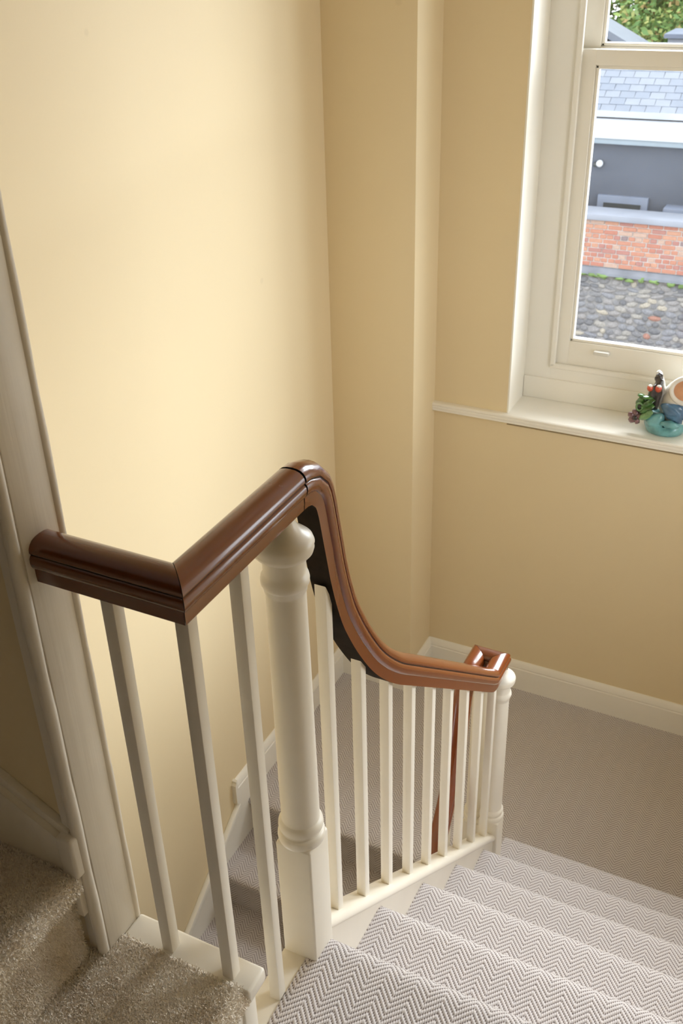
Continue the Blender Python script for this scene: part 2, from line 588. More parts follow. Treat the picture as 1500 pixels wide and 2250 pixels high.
bp_ = base_profile()
tag(prism('baseboard_back', [(YB - a, z) for a, z in bp_], 'x', XP, XR, M['white_sat'], smooth=30), 'white baseboard under the window', kind='structure')
tag(prism('baseboard_corner', [(XP + a, z) for a, z in bp_], 'y', YP - 0.017, YB, M['white_sat'], smooth=30), 'short white baseboard on the side of the boxed corner', kind='structure')
tag(prism('baseboard_corner_face', [(YP - a, z) for a, z in bp_], 'x', XL, XP + 0.017, M['white_sat'], smooth=30), 'white baseboard on the front of the boxed corner', kind='structure')
YE = 2.165
tag(prism('baseboard_left', [(XL + a, z) for a, z in bp_], 'y', YE, YP, M['white_sat'], smooth=30), 'white baseboard on the left wall of the half landing', kind='structure')
# returned block closing the end of the level baseboard
blk = prism('baseboard_left_block', [(YE + 0.002 - a, z) for a, z in [(0, 0.035), (0.012, 0.035), (0.014, 0.05), (0.014, 0.128), (0.008, 0.137), (0.008, 0.145), (0, 0.15)]], 'x', XL, XL + 0.018, M['white_sat'], smooth=30)
tag(blk, 'small white block ending the level baseboard at the lower steps', kind='structure')
# raked skirting beside the lower flight
SK = 0.69
rk = []
for (y, dz) in ((2.17, 0.0), (0.85, 0.0)):
    rk.append((y, 0.028 + (y - 2.17) * SK))
up = rk
pts = [(2.248, 0.028), up[0], up[1], (up[1][0], up[1][1] - 0.5), (2.248, up[0][1] - 0.5)]
sk = prism('trim_2', pts, 'x', XL, XL + 0.015, M['white_sat'])
tag(sk, 'white sloping skirting beside the lower flight on the left wall', kind='structure')
d = Vector((0, -1, -SK)).normalized()
pts = [(up[0][0], up[0][1] + 0.004), (up[1][0], up[1][1] + 0.004), (up[1][0], up[1][1] - 0.03), (up[0][0], up[0][1] - 0.03)]
part(prism('moulding', pts, 'x', XL + 0.001, XL + 0.021, M['white_sat'], bevel=0.004), sk)
# raked skirting on the partition above the beige steps
pts = [(-0.842, 1.5), (-0.842, 1.660), (-1.30, 1.905), (-2.0, 2.5), (-2.0, 1.5)]
sk2 = prism('trim_3', pts, 'y', 0.722, 0.746, M['post'], bevel=0.003)
tag(sk2, 'sloping white skirting above the beige steps', kind='structure')
pts = [(-0.846, 1.650), (-0.846, 1.678), (-1.30, 1.925), (-1.30, 1.895)]
part(prism('moulding', pts, 'y', 0.732, 0.747, M['post'], bevel=0.003), sk2)
part(box('end_block', -0.862, -0.832, 0.718, 0.746, 1.592, 1.674, M['post'], bevel=0.006, seg=3), sk2)


# ------------------------------------------------------------------ carpeted stairs
def step_profile(yr0, yn, z, zlow, r=0.019, back=0.016):
    """tread from the riser above to the nosing, round the nosing and down the riser; (y, z) list"""
    p = []
    n = 6
    rh = 0.042
    for i in range(n):
        p.append((yr0 + (yn - rh - yr0) * i / n, z))
    for k in range(0, 15):
        a = math.pi / 2 - k * (math.pi / 14)
        if a > 0:
            p.append((yn - rh + rh * math.cos(a) ** 0.9, z - r + r * math.sin(a) ** 0.9))
        else:
            p.append((yn - r + r * math.cos(a), z - r + r * math.sin(a)))
    p.append((yn - r - 0.004, z - 2 * r - 0.001))
    yb_ = yn - back
    p.append((yb_ - 0.006, z - 2 * r - 0.012))
    for i in range(1, 4):
        p.append((yb_ - 0.006, z - 2 * r - 0.012 + (zlow - (z - 2 * r - 0.012)) * i / 3))
    return p


def carpet_strip(name, prof, x0, x1, parent, vstart, flip=False, mat=None, nx=2):
    """solid carpet step: profile swept across x, closed at the sides and below, UVs in metres"""
    mat = mat or M['carpet']
    arc = [vstart]
    for i in range(1, len(prof)):
        arc.append(arc[-1] + math.hypot(prof[i][0] - prof[i - 1][0], prof[i][1] - prof[i - 1][1]))
    vs_, uv, fs = [], [], []
    xs = [x0 + (x1 - x0) * i / (nx - 1) for i in range(nx)]
    for (y, z), a in zip(prof, arc):
        for x in xs:
            vs_.append((x, y, z))
            uv.append((x, a))
    n = len(prof)
    for i in range(n - 1):
        for k in range(nx - 1):
            fs.append((i * nx + k, i * nx + k + 1, (i + 1) * nx + k + 1, (i + 1) * nx + k))
    # side caps
    yb_, zb = prof[0][0], prof[-1][1]
    for x, k in ((x0, 0), (x1, nx - 1)):
        base = len(vs_)
        for (y, z), a in zip(prof, arc):
            vs_.append((x, y, z))
            uv.append((x, a))
        vs_.append((x, yb_, zb))
        uv.append((x, arc[0]))
        fs.append(tuple(range(base, base + n + 1)))
    # underside and back
    base = len(vs_)
    for (y, z) in ((prof[-1][0], zb), (yb_, zb), (yb_, prof[0][1])):
        for x in (x0, x1):
            vs_.append((x, y, z))
            uv.append((x, 0))
    fs.append((base, base + 1, base + 3, base + 2))
    fs.append((base + 2, base + 3, base + 5, base + 4))
    o = mesh_obj(name, vs_, fs, mat, None, smooth=40, uvs=uv)
    part(o, parent)
    return arc[-1]


stairs = empty('staircase', (-0.1, Y0, Z0))
tag(stairs, 'flight of stairs in grey herringbone carpet descending from the landing to the window', 'stairs')
vacc = 0.0
yprev = Y0 - 0.022
for i in range(1, 6):
    yn = Y0 + i * GOING
    z = Z0 - i * RISE
    prof = step_profile(yprev - 0.001, yn, z, z - RISE + 0.0005)
    vacc = carpet_strip('step', prof, XS, XR, stairs, vacc)
    yprev = yn - 0.022

# upper landing floor (herringbone) ending in the first nosing
lf = empty('floor_upper', (0, 0.5, Z0))
tag(lf, 'grey herringbone carpet of the upper landing at the head of the stairs', kind='structure')
prof = [(-2.6, Z0)] + step_profile(0.2, Y0, Z0, Z0 - RISE + 0.0005)
carpet_strip('carpet', prof, XS - 0.008, XR, lf, -(Y0 + 2.6) - 0.19)
# half landing floor; carpet runs from the last riser to the window wall, and turns down into the lower flight
fl = empty('floor', (-0.5, 2.8, 0))
tag(fl, 'beige grey herringbone carpet of the half landing below the window', kind='structure')
R2, G2, YL = 0.17, 0.2242, 2.249       # lower flight


def landing_mesh():
    x0, x1 = XL, XR
    vs_ = [(XS - 0.10, 2.24, 0), (x1, 2.24, 0), (x1, YB, 0), (XS - 0.10, YB, 0)]
    uv = [(v[0], v[1]) for v in vs_]
    o = mesh_obj('carpet', vs_ + [(v[0], v[1], -0.2) for v in vs_], [(0, 1, 2, 3), (4, 5, 6, 7), (0, 1, 5, 4), (1, 2, 6, 5), (2, 3, 7, 6), (3, 0, 4, 7)], M['carpet'], None, uvs=uv + uv)
    part(o, fl)


landing_mesh()


def mirror_prof(prof, yc):
    return [(2 * yc - y, z) for y, z in prof]


# left part of the landing with the nosing of the lower flight (descends towards the camera)
YN1 = YL - 0.022
prof = step_profile(YN1 - YB, 0.0, 0.0, -R2 + 0.0005)
prof = [(YN1 - y, z) for y, z in prof]
carpet_strip('landing_edge', prof, XL + 0.001, XS - 0.10, fl, 0.0)
low = empty('lower_staircase', (-1.1, 1.5, -1.0))
tag(low, 'lower flight of stairs in brown grey herringbone carpet dropping along the left wall', 'stairs')
va = 1.2
yp = YL
for i in range(1, 8):
    z = -i * R2
    yn = YN1 - i * G2
    pr = step_profile(0, (yp - yn) + 0.001, z, z - R2 + 0.0005)
    pr = [(yp + 0.001 - y, zz) for y, zz in pr]
    va = carpet_strip('step', pr, XL + 0.001, XS - 0.10, low, va)
    yp = yn + 0.022

# string, cap and landing edge of the upper flight
CAPK = RISE / GOING
cap_z = lambda y: 1.174 - CAPK * (y - 1.1262)
ya, yb2 = 1.045, 2.20
prt = prism('string', [(ya, cap_z(ya) - 0.024), (yb2, cap_z(yb2) - 0.024), (yb2, cap_z(yb2) - 0.42), (ya, cap_z(ya) - 0.42)], 'x', XC - 0.016, XS + 0.0005, M['white'])
part(prt, stairs)


def rounded_cap():
    pr = [(-0.024, -0.026), (0.022, -0.026), (0.0250, -0.022), (0.0262, -0.014), (0.0240, -0.006), (0.019, -0.001), (0.014, 0), (-0.016, 0), (-0.021, -0.002), (-0.024, -0.008)]
    vs_, fs = [], []
    n = len(pr)
    for y in (ya, yb2 - 0.02):
        for a, h in pr:
            vs_.append((XC + a, y, cap_z(y) + h))
    fs = [(i, (i + 1) % n, n + (i + 1) % n, n + i) for i in range(n)] + [tuple(range(n)), tuple(range(n, 2 * n))]
    return mesh_obj('string_cap', vs_, fs, M['white'], None, smooth=35)


part(rounded_cap(), stairs)
part(box('landing_string', -0.658, XS - 0.0075, 0.20, 1.0, 0.95, 1.198, M['white'], bevel=0.003), lf)
part(box('string_face', -0.665, -0.655, 0.83, 1.0, 0.90, 1.16, M['white']), lf)
# string on the open side of the lower flight
yb3 = 2.15
lz = lambda y: 0.155 + (y - 2.23) * (R2 / G2)
prt = prism('string', [(yb3, lz(yb3)), (0.9, lz(0.9)), (0.9, lz(0.9) - 0.45), (yb3, lz(yb3) - 0.45)], 'x', -0.702, -0.668, M['white'])
part(prt, low)
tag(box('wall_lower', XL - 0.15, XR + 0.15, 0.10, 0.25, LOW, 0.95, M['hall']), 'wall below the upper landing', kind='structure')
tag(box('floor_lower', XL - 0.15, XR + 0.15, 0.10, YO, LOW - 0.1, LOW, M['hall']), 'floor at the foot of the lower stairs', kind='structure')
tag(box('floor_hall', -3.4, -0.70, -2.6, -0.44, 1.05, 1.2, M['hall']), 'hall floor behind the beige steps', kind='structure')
# soffit below the upper landing
tag(box('ceiling_lower', XL, XR, 0.25, 0.83, 0.72, 0.895, M['ceil']), 'underside of the upper landing', kind='structure')
tag(box('floor_structure', -0.655, XR, -2.6, 1.0, 0.9, 0.999, M['ceil']), 'floor thickness of the upper landing', kind='structure')

# ------------------------------------------------------------------ beige carpeted steps on the left
beige = empty('beige_staircase', (-0.85, 0.4, 1.2))
tag(beige, 'plush beige carpeted steps rising to the left behind the post', 'stairs')


def beige_step(x_n, x_back, z, zlow, y0, y1, r=0.022):
    prof = []
    for i in range(7):
        prof.append((x_back + (x_n - r - x_back) * i / 7, z))
    for k in range(0, 10):
        a = math.pi / 2 - k * math.pi / 9
        prof.append((x_n - r + r * math.cos(a), z - r + r * math.sin(a)))
    prof.append((x_n - 0.024, z - 2 * r - 0.010))
    for i in range(1, 5):
        prof.append((x_n - 0.024, z - 2 * r - 0.01 + (zlow - z + 2 * r + 0.01) * i / 4))
    n = len(prof)
    vs_, fs = [], []
    # rounded far edge of the pile
    ys = [y0, y1 - 0.012, y1 - 0.006, y1 - 0.001]
    dz = [0, 0, -0.002, -0.008]
    for (x, zz) in prof:
        for y, q in zip(ys, dz):
            vs_.append((x, y, zz + (q if zz > z - 0.03 else 0)))
    m_ = len(ys)
    for i in range(n - 1):
        for k in range(m_ - 1):
            fs.append((i * m_ + k, i * m_ + k + 1, (i + 1) * m_ + k + 1, (i + 1) * m_ + k))
    fs.append(tuple([i * m_ + m_ - 1 for i in range(n)] + [n * m_]))
    vs_.append((x_back, y1 - 0.001, zlow))
    return prof, mesh_obj('step_carpet', vs_, fs, M['plush'], None, smooth=50)


def tufts(name, patches, spacing, length, rad, parent):
    """short cut-pile yarn ends over rectangular patches: (origin, du, dv, normal)"""
    vs_, fs = [], []
    rnd = random.Random(3)
    for (o_, du, dv, nm) in patches:
        o_, du, dv, nm = Vector(o_), Vector(du), Vector(dv), Vector(nm).normalized()
        nu, nv = max(1, int(du.length / spacing)), max(1, int(dv.length / spacing))
        eu, ev = du.normalized(), dv.normalized()
        for i in range(nu):
            for k in range(nv):
                p = o_ + du * ((i + rnd.random()) / nu) + dv * ((k + rnd.random()) / nv)
                lean = eu * rnd.gauss(0, 0.45) + ev * rnd.gauss(0, 0.45)
                l_ = length * rnd.uniform(0.7, 1.25)
                tip = p + (nm + lean).normalized() * l_
                a = rnd.random() * 6.28
                b0 = len(vs_)
                for q in range(3):
                    aa = a + q * 2.094
                    vs_.append(p + (eu * math.cos(aa) + ev * math.sin(aa)) * rad)
                off = (eu * math.cos(a) + ev * math.sin(a)) * rad * 0.8
                vs_.append(tip + off)
                vs_.append(tip - off)
                fs.append((b0, b0 + 1, b0 + 3))
                fs.append((b0 + 1, b0 + 2, b0 + 4))
                fs.append((b0 + 1, b0 + 4, b0 + 3))
                fs.append((b0 + 2, b0, b0 + 3, b0 + 4))
    me = bpy.data.meshes.new(name)
    me.from_pydata([tuple(v) for v in vs_], [], fs)
    me.materials.append(M['plush'])
    o = link(bpy.data.objects.new(name, me))
    o['kind'] = 'stuff'
    part(o, parent)
    return o


BX = [(-0.590, -0.90, 1.4, 1.2, 0.786), (-0.832, -1.10, 1.6, 1.4, 0.724), (-1.075, -1.35, 1.8, 1.6, 0.724), (-1.32, -1.60, 2.0, 1.8, 0.724), (-1.565, -1.85, 2.2, 2.0, 0.724)]
for (xn, xb, z, zl, y1) in BX:
    pr, o = beige_step(xn, xb, z, zl, -0.45, y1)
    part(o, beige)
# pile where the camera can see it
pat = []
yv0 = 0.42
r_ = 0.022
pat.append(((-0.862, yv0, 1.4), (0.251, 0, 0), (0, 0.786 - yv0 - 0.006, 0), (0, 0, 1)))
for k in range(6):
    a0 = math.pi / 2 - k * math.pi / 8
    a1 = a0 - math.pi / 8
    am = (a0 + a1) / 2
    c0 = Vector((-0.612 + r_ * math.cos(a0), yv0, 1.378 + r_ * math.sin(a0)))
    c1 = Vector((-0.612 + r_ * math.cos(a1), yv0, 1.378 + r_ * math.sin(a1)))
    pat.append((c0, c1 - c0, (0, 0.786 - yv0 - 0.003, 0), (math.cos(am), 0, math.sin(am))))
pat.append(((-1.07, yv0, 1.6), (0.216, 0, 0), (0, 0.722 - yv0, 0), (0, 0, 1)))
for k in range(6):
    a0 = math.pi / 2 - k * math.pi / 8
    a1 = a0 - math.pi / 8
    am = (a0 + a1) / 2
    c0 = Vector((-0.854 + r_ * math.cos(a0), yv0, 1.578 + r_ * math.sin(a0)))
    c1 = Vector((-0.854 + r_ * math.cos(a1), yv0, 1.578 + r_ * math.sin(a1)))
    pat.append((c0, c1 - c0, (0, 0.722 - yv0, 0), (math.cos(am), 0, math.sin(am))))
pat.append(((-0.856, yv0, 1.405), (0, 0, 0.145), (0, 0.722 - yv0, 0), (1, 0, 0)))
tufts('carpet_pile', pat, 0.0023, 0.0046, 0.0011, beige)
# painted end of the lowest beige tread, on which two balusters stand
bm = bmesh.new()
add_box(bm, -0.829, -0.586, 0.776, 0.828, 1.368, 1.3985, 0.006, 3)
part(from_bm('tread_end', bm, M['white'], None, 40), beige)
part(box('spandrel', -0.829, -0.602, 0.782, 0.815, 0.90, 1.37, M['white'], bevel=0.002), beige)
part(box('riser_board', -0.618, -0.606, -0.45, 0.782, 1.2, 1.36, M['white']), beige)

# ------------------------------------------------------------------ balustrade
bal = empty('balustrade', (XC, 1.6, 1.1))
tag(bal, 'white balustrade with square balusters, turned newels and polished mahogany handrail', 'balustrade')
PROF_H = [(0.0190, 0.0), (0.0198, 0.010), (0.0200, 0.0205), (0.0222, 0.0218), (0.0245, 0.0262), (0.0254, 0.0320), (0.0248, 0.0372), (0.0230, 0.0402),
          (0.0212, 0.0412), (0.0212, 0.0428), (0.0228, 0.0436), (0.0234, 0.0460), (0.0226, 0.0505), (0.0198, 0.0553), (0.0150, 0.0592), (0.0080, 0.0614), (0.0, 0.0620)]
PROF = PROF_H + [(-a, b_) for a, b_ in reversed(PROF_H[:-1])]


def rail(name, pts, right, mat, mitre0=False, mitre1=False, seam=False):
    P = [Vector(p) for p in pts]
    R_ = Vector(right)
    vs_, fs, fm = [], [], []
    n = len(PROF)
    for i, p in enumerate(P):
        if i == 0:
            T = (P[1] - P[0])
        elif i == len(P) - 1:
            T = (P[-1] - P[-2])
        else:
            T = (P[i + 1] - P[i]).normalized() + (P[i] - P[i - 1]).normalized()
        T.normalize()
        Nn = R_.cross(T).normalized()
        for (l_, h) in PROF:
            q = p + R_ * l_ + Nn * h
            if i == 0 and mitre0:
                q -= T * l_
            if i == len(P) - 1 and mitre1:
                q += T * l_
            vs_.append(q)
    for i in range(len(P) - 1):
        for k in range(n):
            fs.append((i * n + k, i * n + (k + 1) % n, (i + 1) * n + (k + 1) % n, (i + 1) * n + k))
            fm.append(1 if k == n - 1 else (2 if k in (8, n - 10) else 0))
    fs.append(tuple(range(n)))
    fs.append(tuple((len(P) - 1) * n + k for k in range(n)))
    fm += [2, 2]
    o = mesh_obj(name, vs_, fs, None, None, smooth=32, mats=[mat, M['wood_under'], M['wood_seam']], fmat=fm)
    part(o, bal)
    return o


ZR = 2.112           # underside of the level rail
CY = 0.780           # line of the short return
g = 0.0006
rail('short_rail', [(-0.846, CY, ZR), (-0.75, CY, ZR), (XC - g, CY, ZR)], (0, -1, 0), M['wood_x'], mitre1=True)
rail('level_rail', [(XC, CY + g, ZR), (XC, 0.9, ZR), (XC, 0.985, ZR), (XC, 1.0555, ZR)], (1, 0, 0), M['wood_y'], mitre0=True)
NECK = [(1.0575, 2.112), (1.068, 2.1115), (1.080, 2.108), (1.0905, 2.098), (1.098, 2.078), (1.1075, 2.036), (1.118, 1.990), (1.128, 1.946), (1.146, 1.886), (1.172, 1.822), (1.2235, 1.7325), (1.2895, 1.641), (1.372, 1.5555), (1.473, 1.4715)]
kk = (1.4715 - 1.0165) / (2.0326 - 1.473)
ZE = 0.998
END = [(1.62, 1.4715 - kk * (1.62 - 1.473)), (1.85, 1.4715 - kk * (1.85 - 1.473)), (1.985, 1.4715 - kk * (1.985 - 1.473)), (2.030, 1.0195), (2.058, 1.0025), (2.085, ZE)]
YC = 2.146
nk = catmull([(XC, y, z) for y, z in NECK + END], 0.008)
rail('swept_rail', nk + [Vector((XC, YC - g, ZE))], (1, 0, 0), M['wood_z'], mitre1=True)
X2 = -0.684
rail('return_rail', [(XC - g, YC, ZE), ((XC + X2) / 2, YC, ZE), (X2 + g, YC, ZE)], (0, 1, 0), M['wood_x'], mitre0=True, mitre1=True)
dy, dzz = 2.062 + 1.0905, 2.112 - ZE
nk2 = [(X2, dy - y, z - dzz) for y, z in NECK]
last = nk2[-1]
for q in (0.3, 0.6, 0.95):
    nk2.append((X2, last[1] - q, last[2] - q * (R2 / G2)))
rail('lower_rail', [Vector((X2, YC - g, ZE))] + catmull(nk2, 0.012), (-1, 0, 0), M['wood_z'], mitre0=True)

# balusters
BW = 0.0102


def rail_under(y):
    for (a, b_) in zip(nk[:-1], nk[1:]):
        if a.y <= y <= b_.y:
            return a.z + (b_.z - a.z) * (y - a.y) / (b_.y - a.y)
    return ZE


def baluster(x, y, zb, zt, slope_t=0.0, slope_b=0.0, w=BW):
    bm = bmesh.new()
    vs_ = add_box(bm, x - w, x + w, y - w, y + w, zb, zt)
    for v in vs_:
        if v.co.z > (zb + zt) / 2:
            v.co.z += slope_t * (v.co.y - y)
        else:
            v.co.z += slope_b * (v.co.y - y)
    es = [e for e in bm.edges if abs(e.verts[0].co.z - e.verts[1].co.z) > 0.2]
    bmesh.ops.bevel(bm, geom=es, offset=0.0016, segments=2, profile=0.5, affect='EDGES')
    o = from_bm('baluster', bm, M['white'], None, 30)
    part(o, bal)
    return o


baluster(-0.7435, 0.7955, 1.397, ZR + 0.006)
baluster(-0.6300, 0.7965, 1.397, ZR + 0.006)
baluster(-0.6225, 0.908, 1.197, ZR + 0.006)
for i in range(9):
    y = 1.136 + 0.1192 * i
    zt = rail_under(y)
    s = (rail_under(y + 0.008) - rail_under(y - 0.008)) / 0.016
    s = max(s, -1.9)
    if i == 0:
        zt -= 0.01
    baluster(XC, y, cap_z(y) - 0.004, zt + 0.008, s, -CAPK)
for i in range(7):
    y = 1.93 - 0.1192 * i
    zb = lz(y)
    # underside of the lower rail at this y
    zt = None
    pts2 = catmull(nk2, 0.02)
    for a, b_ in zip(pts2[:-1], pts2[1:]):
        if b_.y <= y <= a.y:
            zt = a.z + (b_.z - a.z) * (y - a.y) / (b_.y - a.y)
    if zt is None:
        continue
    baluster(X2, y, zb - 0.004, zt + 0.008, R2 / G2, R2 / G2)


# turned newels
def newel(x, y, zbot, zblock, ztop, half=0.0335, k=1.0):
    bm = bmesh.new()
    add_box(bm, x - half, x + half, y - half, y + half, zbot, zblock, 0.0045, 3)
    blk_ = from_bm('newel_block', bm, M['white'], None, 40)
    H = ztop - zblock
    f = H / 0.634
    pr = [(0.0392, 0.0), (0.0404, 0.004), (0.0408, 0.009), (0.0400, 0.015), (0.0378, 0.0185), (0.0352, 0.0195), (0.0346, 0.0225), (0.0352, 0.0255), (0.0378, 0.0275), (0.0386, 0.032), (0.0380, 0.038), (0.0358, 0.043), (0.0328, 0.045), (0.0325, 0.047),
          (0.0325, 0.12), (0.0318, 0.25), (0.0309, 0.40), (0.0300, 0.508), (0.0300, 0.512), (0.0318, 0.514), (0.0318, 0.520), (0.0335, 0.522), (0.0358, 0.527), (0.0362, 0.533), (0.0350, 0.539), (0.0322, 0.543), (0.0316, 0.547),
          (0.0318, 0.560), (0.0330, 0.566), (0.0330, 0.571), (0.0385, 0.574), (0.0430, 0.579), (0.0448, 0.585), (0.0440, 0.590), (0.0455, 0.594), (0.0435, 0.600), (0.0370, 0.606), (0.0285, 0.612), (0.0235, 0.618), (0.0200, 0.625), (0.0185, 0.6345)]
    o = lathe('newel_post', [(r * k, z * f) for r, z in pr], M['white'], None, (x, y, zblock), 48)
    part(o, bal)
    blk_.parent = o
    return o


newel(-0.6235, 1.0262, 0.95, 1.481, ZR)
newel(-0.6225, 2.170, 0.0, 0.405, ZE, 0.032, 0.92)
newel(-0.6880, 2.205, -0.25, 0.335, ZE, 0.030, 0.86)

# ------------------------------------------------------------------ window
win = empty('window_1', (-0.465, YB + 0.18, WZ0))
tag(win, 'white sash window above the half landing', kind='structure')
YF = 3.437
ZS = 1.258                       # sill board top
WM = M['white_sat']
# sill board with a small double-beaded front, running on to the boxed corner
sp_ = [(YF + 0.02, ZS), (YB - 0.020, ZS), (YB - 0.0245, ZS - 0.003), (YB - 0.0255, ZS - 0.008), (YB - 0.0225, ZS - 0.012), (YB - 0.0245, ZS - 0.015), (YB - 0.0245, ZS - 0.021), (YB - 0.0205, ZS - 0.024), (YB - 0.0215, ZS - 0.031), (YB - 0.017, ZS - 0.034), (YF + 0.02, ZS - 0.034)]
s_in = prism('window_sill', sp_, 'x', WX0 + 0.0005, WX1 - 0.0005, WM, smooth=25)
part(s_in, win)
sp2 = [(YB + 0.004, ZS)] + sp_[1:-1] + [(YB + 0.004, ZS - 0.034)]
part(prism('sill_nosing', sp2, 'x', XP, WX0 + 0.0005, WM, smooth=25), win)
part(prism('sill_nosing', sp2, 'x', WX1 - 0.0005, XR, WM, smooth=25), win)
# painted reveals
part(box('reveal', WX0 - 0.002, WX0 + 0.004, YB - 0.0005, YF + 0.02, ZS - 0.001, WZ1, WM), win)
part(box('reveal', WX1 - 0.004, WX1 + 0.002, YB - 0.0005, YF + 0.02, ZS - 0.001, WZ1, WM), win)
part(box('reveal_head', WX0, WX1, YB - 0.0005, YF + 0.02, WZ1 - 0.006, WZ1 + 0.002, WM), win)
XJ0, XJ1 = -0.8785, 0.1005      # inner faces of the box frame
part(box('box_frame', WX0 + 0.004, XJ0, YF, YF + 0.12, ZS, WZ1, WM, bevel=0.001), win)
part(box('box_frame', XJ1, WX1 - 0.004, YF, YF + 0.12, ZS, WZ1, WM, bevel=0.001), win)
part(box('frame_head', WX0 + 0.004, WX1 - 0.004, YF, YF + 0.12, WZ1 - 0.09, WZ1, WM), win)
part(box('frame_bottom', XJ0, XJ1, YF, YF + 0.12, ZS, 1.398, WM), win)
part(box('frame_ledge', WX0 + 0.005, WX1 - 0.005, YF - 0.008, YF + 0.01, ZS, 1.343, WM, bevel=0.003), win)
# staff bead
part(box('staff_bead', XJ0 - 0.004, XJ0 + 0.015, YF - 0.012, YF + 0.006, 1.394, WZ1 - 0.09, WM, bevel=0.005, seg=3), win)
part(box('staff_bead', XJ1 - 0.015, XJ1 + 0.004, YF - 0.012, YF + 0.006, 1.394, WZ1 - 0.09, WM, bevel=0.005, seg=3), win)
part(box('staff_bead', XJ0 - 0.004, XJ1 + 0.004, YF - 0.012, YF + 0.006, 1.387, 1.406, WM, bevel=0.005, seg=3), win)


def sash(y, z0, z1, stile, bot, top, name):
    th = 0.036
    s = box(name, XJ0 + 0.002, XJ0 + stile, y, y + th, z0, z1, WM, bevel=0.0025)
    part(s, win)
    sx0, sx1 = XJ0 + stile, XJ1 - stile
    bits = [('stile', sx1, XJ1 - 0.002, z0, z1), ('bottom_rail', sx0 - 0.001, sx1 + 0.001, z0, z0 + bot), ('top_rail', sx0 - 0.001, sx1 + 0.001, z1 - top, z1)]
    for nm, a, b_, c, d_ in bits:
        o = box(nm, a, b_, y, y + th, c, d_, WM, bevel=0.0025)
        o.parent = s
    # glazing bead all round
    for nm, a, b_, c, d_ in (('glazing_bead', sx0, sx0 + 0.011, z0 + bot, z1 - top), ('glazing_bead', sx1 - 0.011, sx1, z0 + bot, z1 - top), ('glazing_bead', sx0, sx1, z0 + bot, z0 + bot + 0.011), ('glazing_bead', sx0, sx1, z1 - top - 0.011, z1 - top)):
        o = box(nm, a, b_, y + 0.006, y + th - 0.004, c, d_, WM, bevel=0.003)
        o.parent = s
    o = box('pane', sx0 + 0.002, sx1 - 0.002, y + 0.018, y + 0.021, z0 + bot + 0.002, z1 - top - 0.002, M['glass'])
    o.parent = s
    return s


s1 = sash(YF + 0.006, 1.402, 2.462, 0.058, 0.092, 0.046, 'lower_sash')
s2 = sash(YF + 0.050, 2.420, WZ1 - 0.09, 0.058, 0.046, 0.055, 'upper_sash')
h = box('sash_lift', -0.727, -0.672, YF - 0.016, YF + 0.008, 1.462, 1.476, M['metal'], bevel=0.004, seg=3)
h.parent = s1
tag(h, 'small cream sash lift')
# ------------------------------------------------------------------ pottery ornament on the sill
orn = empty('pottery_ornament', (-0.43, 3.335, ZS))
tag(orn, 'glazed pottery ornament with teal waves, white shell and green creature on the window sill', 'ornament')
OX, OY = -0.432, 3.335


def blob(name, c, rad, mat, parent=None, rot=(0, 0, 0), noise=0.0, seed=0, sub=3, bend=0.0):
    bm = bmesh.new()
    bmesh.ops.create_icosphere(bm, subdivisions=sub, radius=1.0)
    rnd = random.Random(seed)
    ph = [(rnd.uniform(2, 5), rnd.uniform(0, 6), Vector((rnd.uniform(-1, 1), rnd.uniform(-1, 1), rnd.uniform(-1, 1))).normalized()) for _ in range(5)]
    rm = Matrix.Rotation(rot[2], 3, 'Z') @ Matrix.Rotation(rot[1], 3, 'Y') @ Matrix.Rotation(rot[0], 3, 'X')
    for v in bm.verts:
        d_ = v.co.copy()
        s = 1.0
        for fq, p0, ax in ph:
            s += noise * math.sin(fq * d_.dot(ax) * 2 + p0)
        q = Vector((d_.x * rad[0], d_.y * rad[1], d_.z * rad[2])) * s
        q.x += bend * d_.z * d_.z
        v.co = rm @ q + Vector(c)
    o = from_bm(name, bm, mat, None, 180)
    part(o, parent or orn)
    return o


def wave_bowl():
    n, m_ = 64, 12
    vs_, fs = [], []
    for j in range(m_ + 1):
        t = j / m_
        for k in range(n):
            a = 2 * math.pi * k / n
            top = 0.060 + 0.022 * math.sin(2 * a + 1.2) + 0.008 * math.sin(5 * a)
            z = top * t
            r = 0.062 + 0.014 * math.sin(math.pi * min(1, t * 1.1)) - 0.006 * t
            vs_.append((OX + r * math.cos(a), OY + 0.86 * r * math.sin(a), ZS + z))
    for j in range(1, 5):
        for k in range(n):
            a = 2 * math.pi * k / n
            top = 0.060 + 0.022 * math.sin(2 * a + 1.2) + 0.008 * math.sin(5 * a)
            r = 0.066 * (1 - j * 0.24)
            vs_.append((OX + r * math.cos(a), OY + 0.86 * r * math.sin(a), ZS + top * (1 - j * 0.05)))
    rows = m_ + 5
    for j in range(rows - 1):
        for k in range(n):
            fs.append((j * n + k, j * n + (k + 1) % n, (j + 1) * n + (k + 1) % n, (j + 1) * n + k))
    fs.append(tuple(range(n)))
    fs.append(tuple((rows - 1) * n + k for k in range(n)))
    o = mesh_obj('teal_bowl', vs_, fs, M['teal'], None, smooth=60)
    part(o, orn)


wave_bowl()
blob('blue_wave', (OX + 0.026, OY - 0.042, ZS + 0.092), (0.040, 0.016, 0.030), M['blue'], rot=(0, 0.55, 0), noise=0.12, seed=4)
blob('teal_crest', (OX - 0.030, OY - 0.036, ZS + 0.050), (0.038, 0.022, 0.030), M['teal'], rot=(0, -0.3, 0), noise=0.05, seed=9)
blob('pale_crest', (OX + 0.022, OY - 0.050, ZS + 0.048), (0.034, 0.014, 0.014), M['teal'], noise=0.05, seed=2)


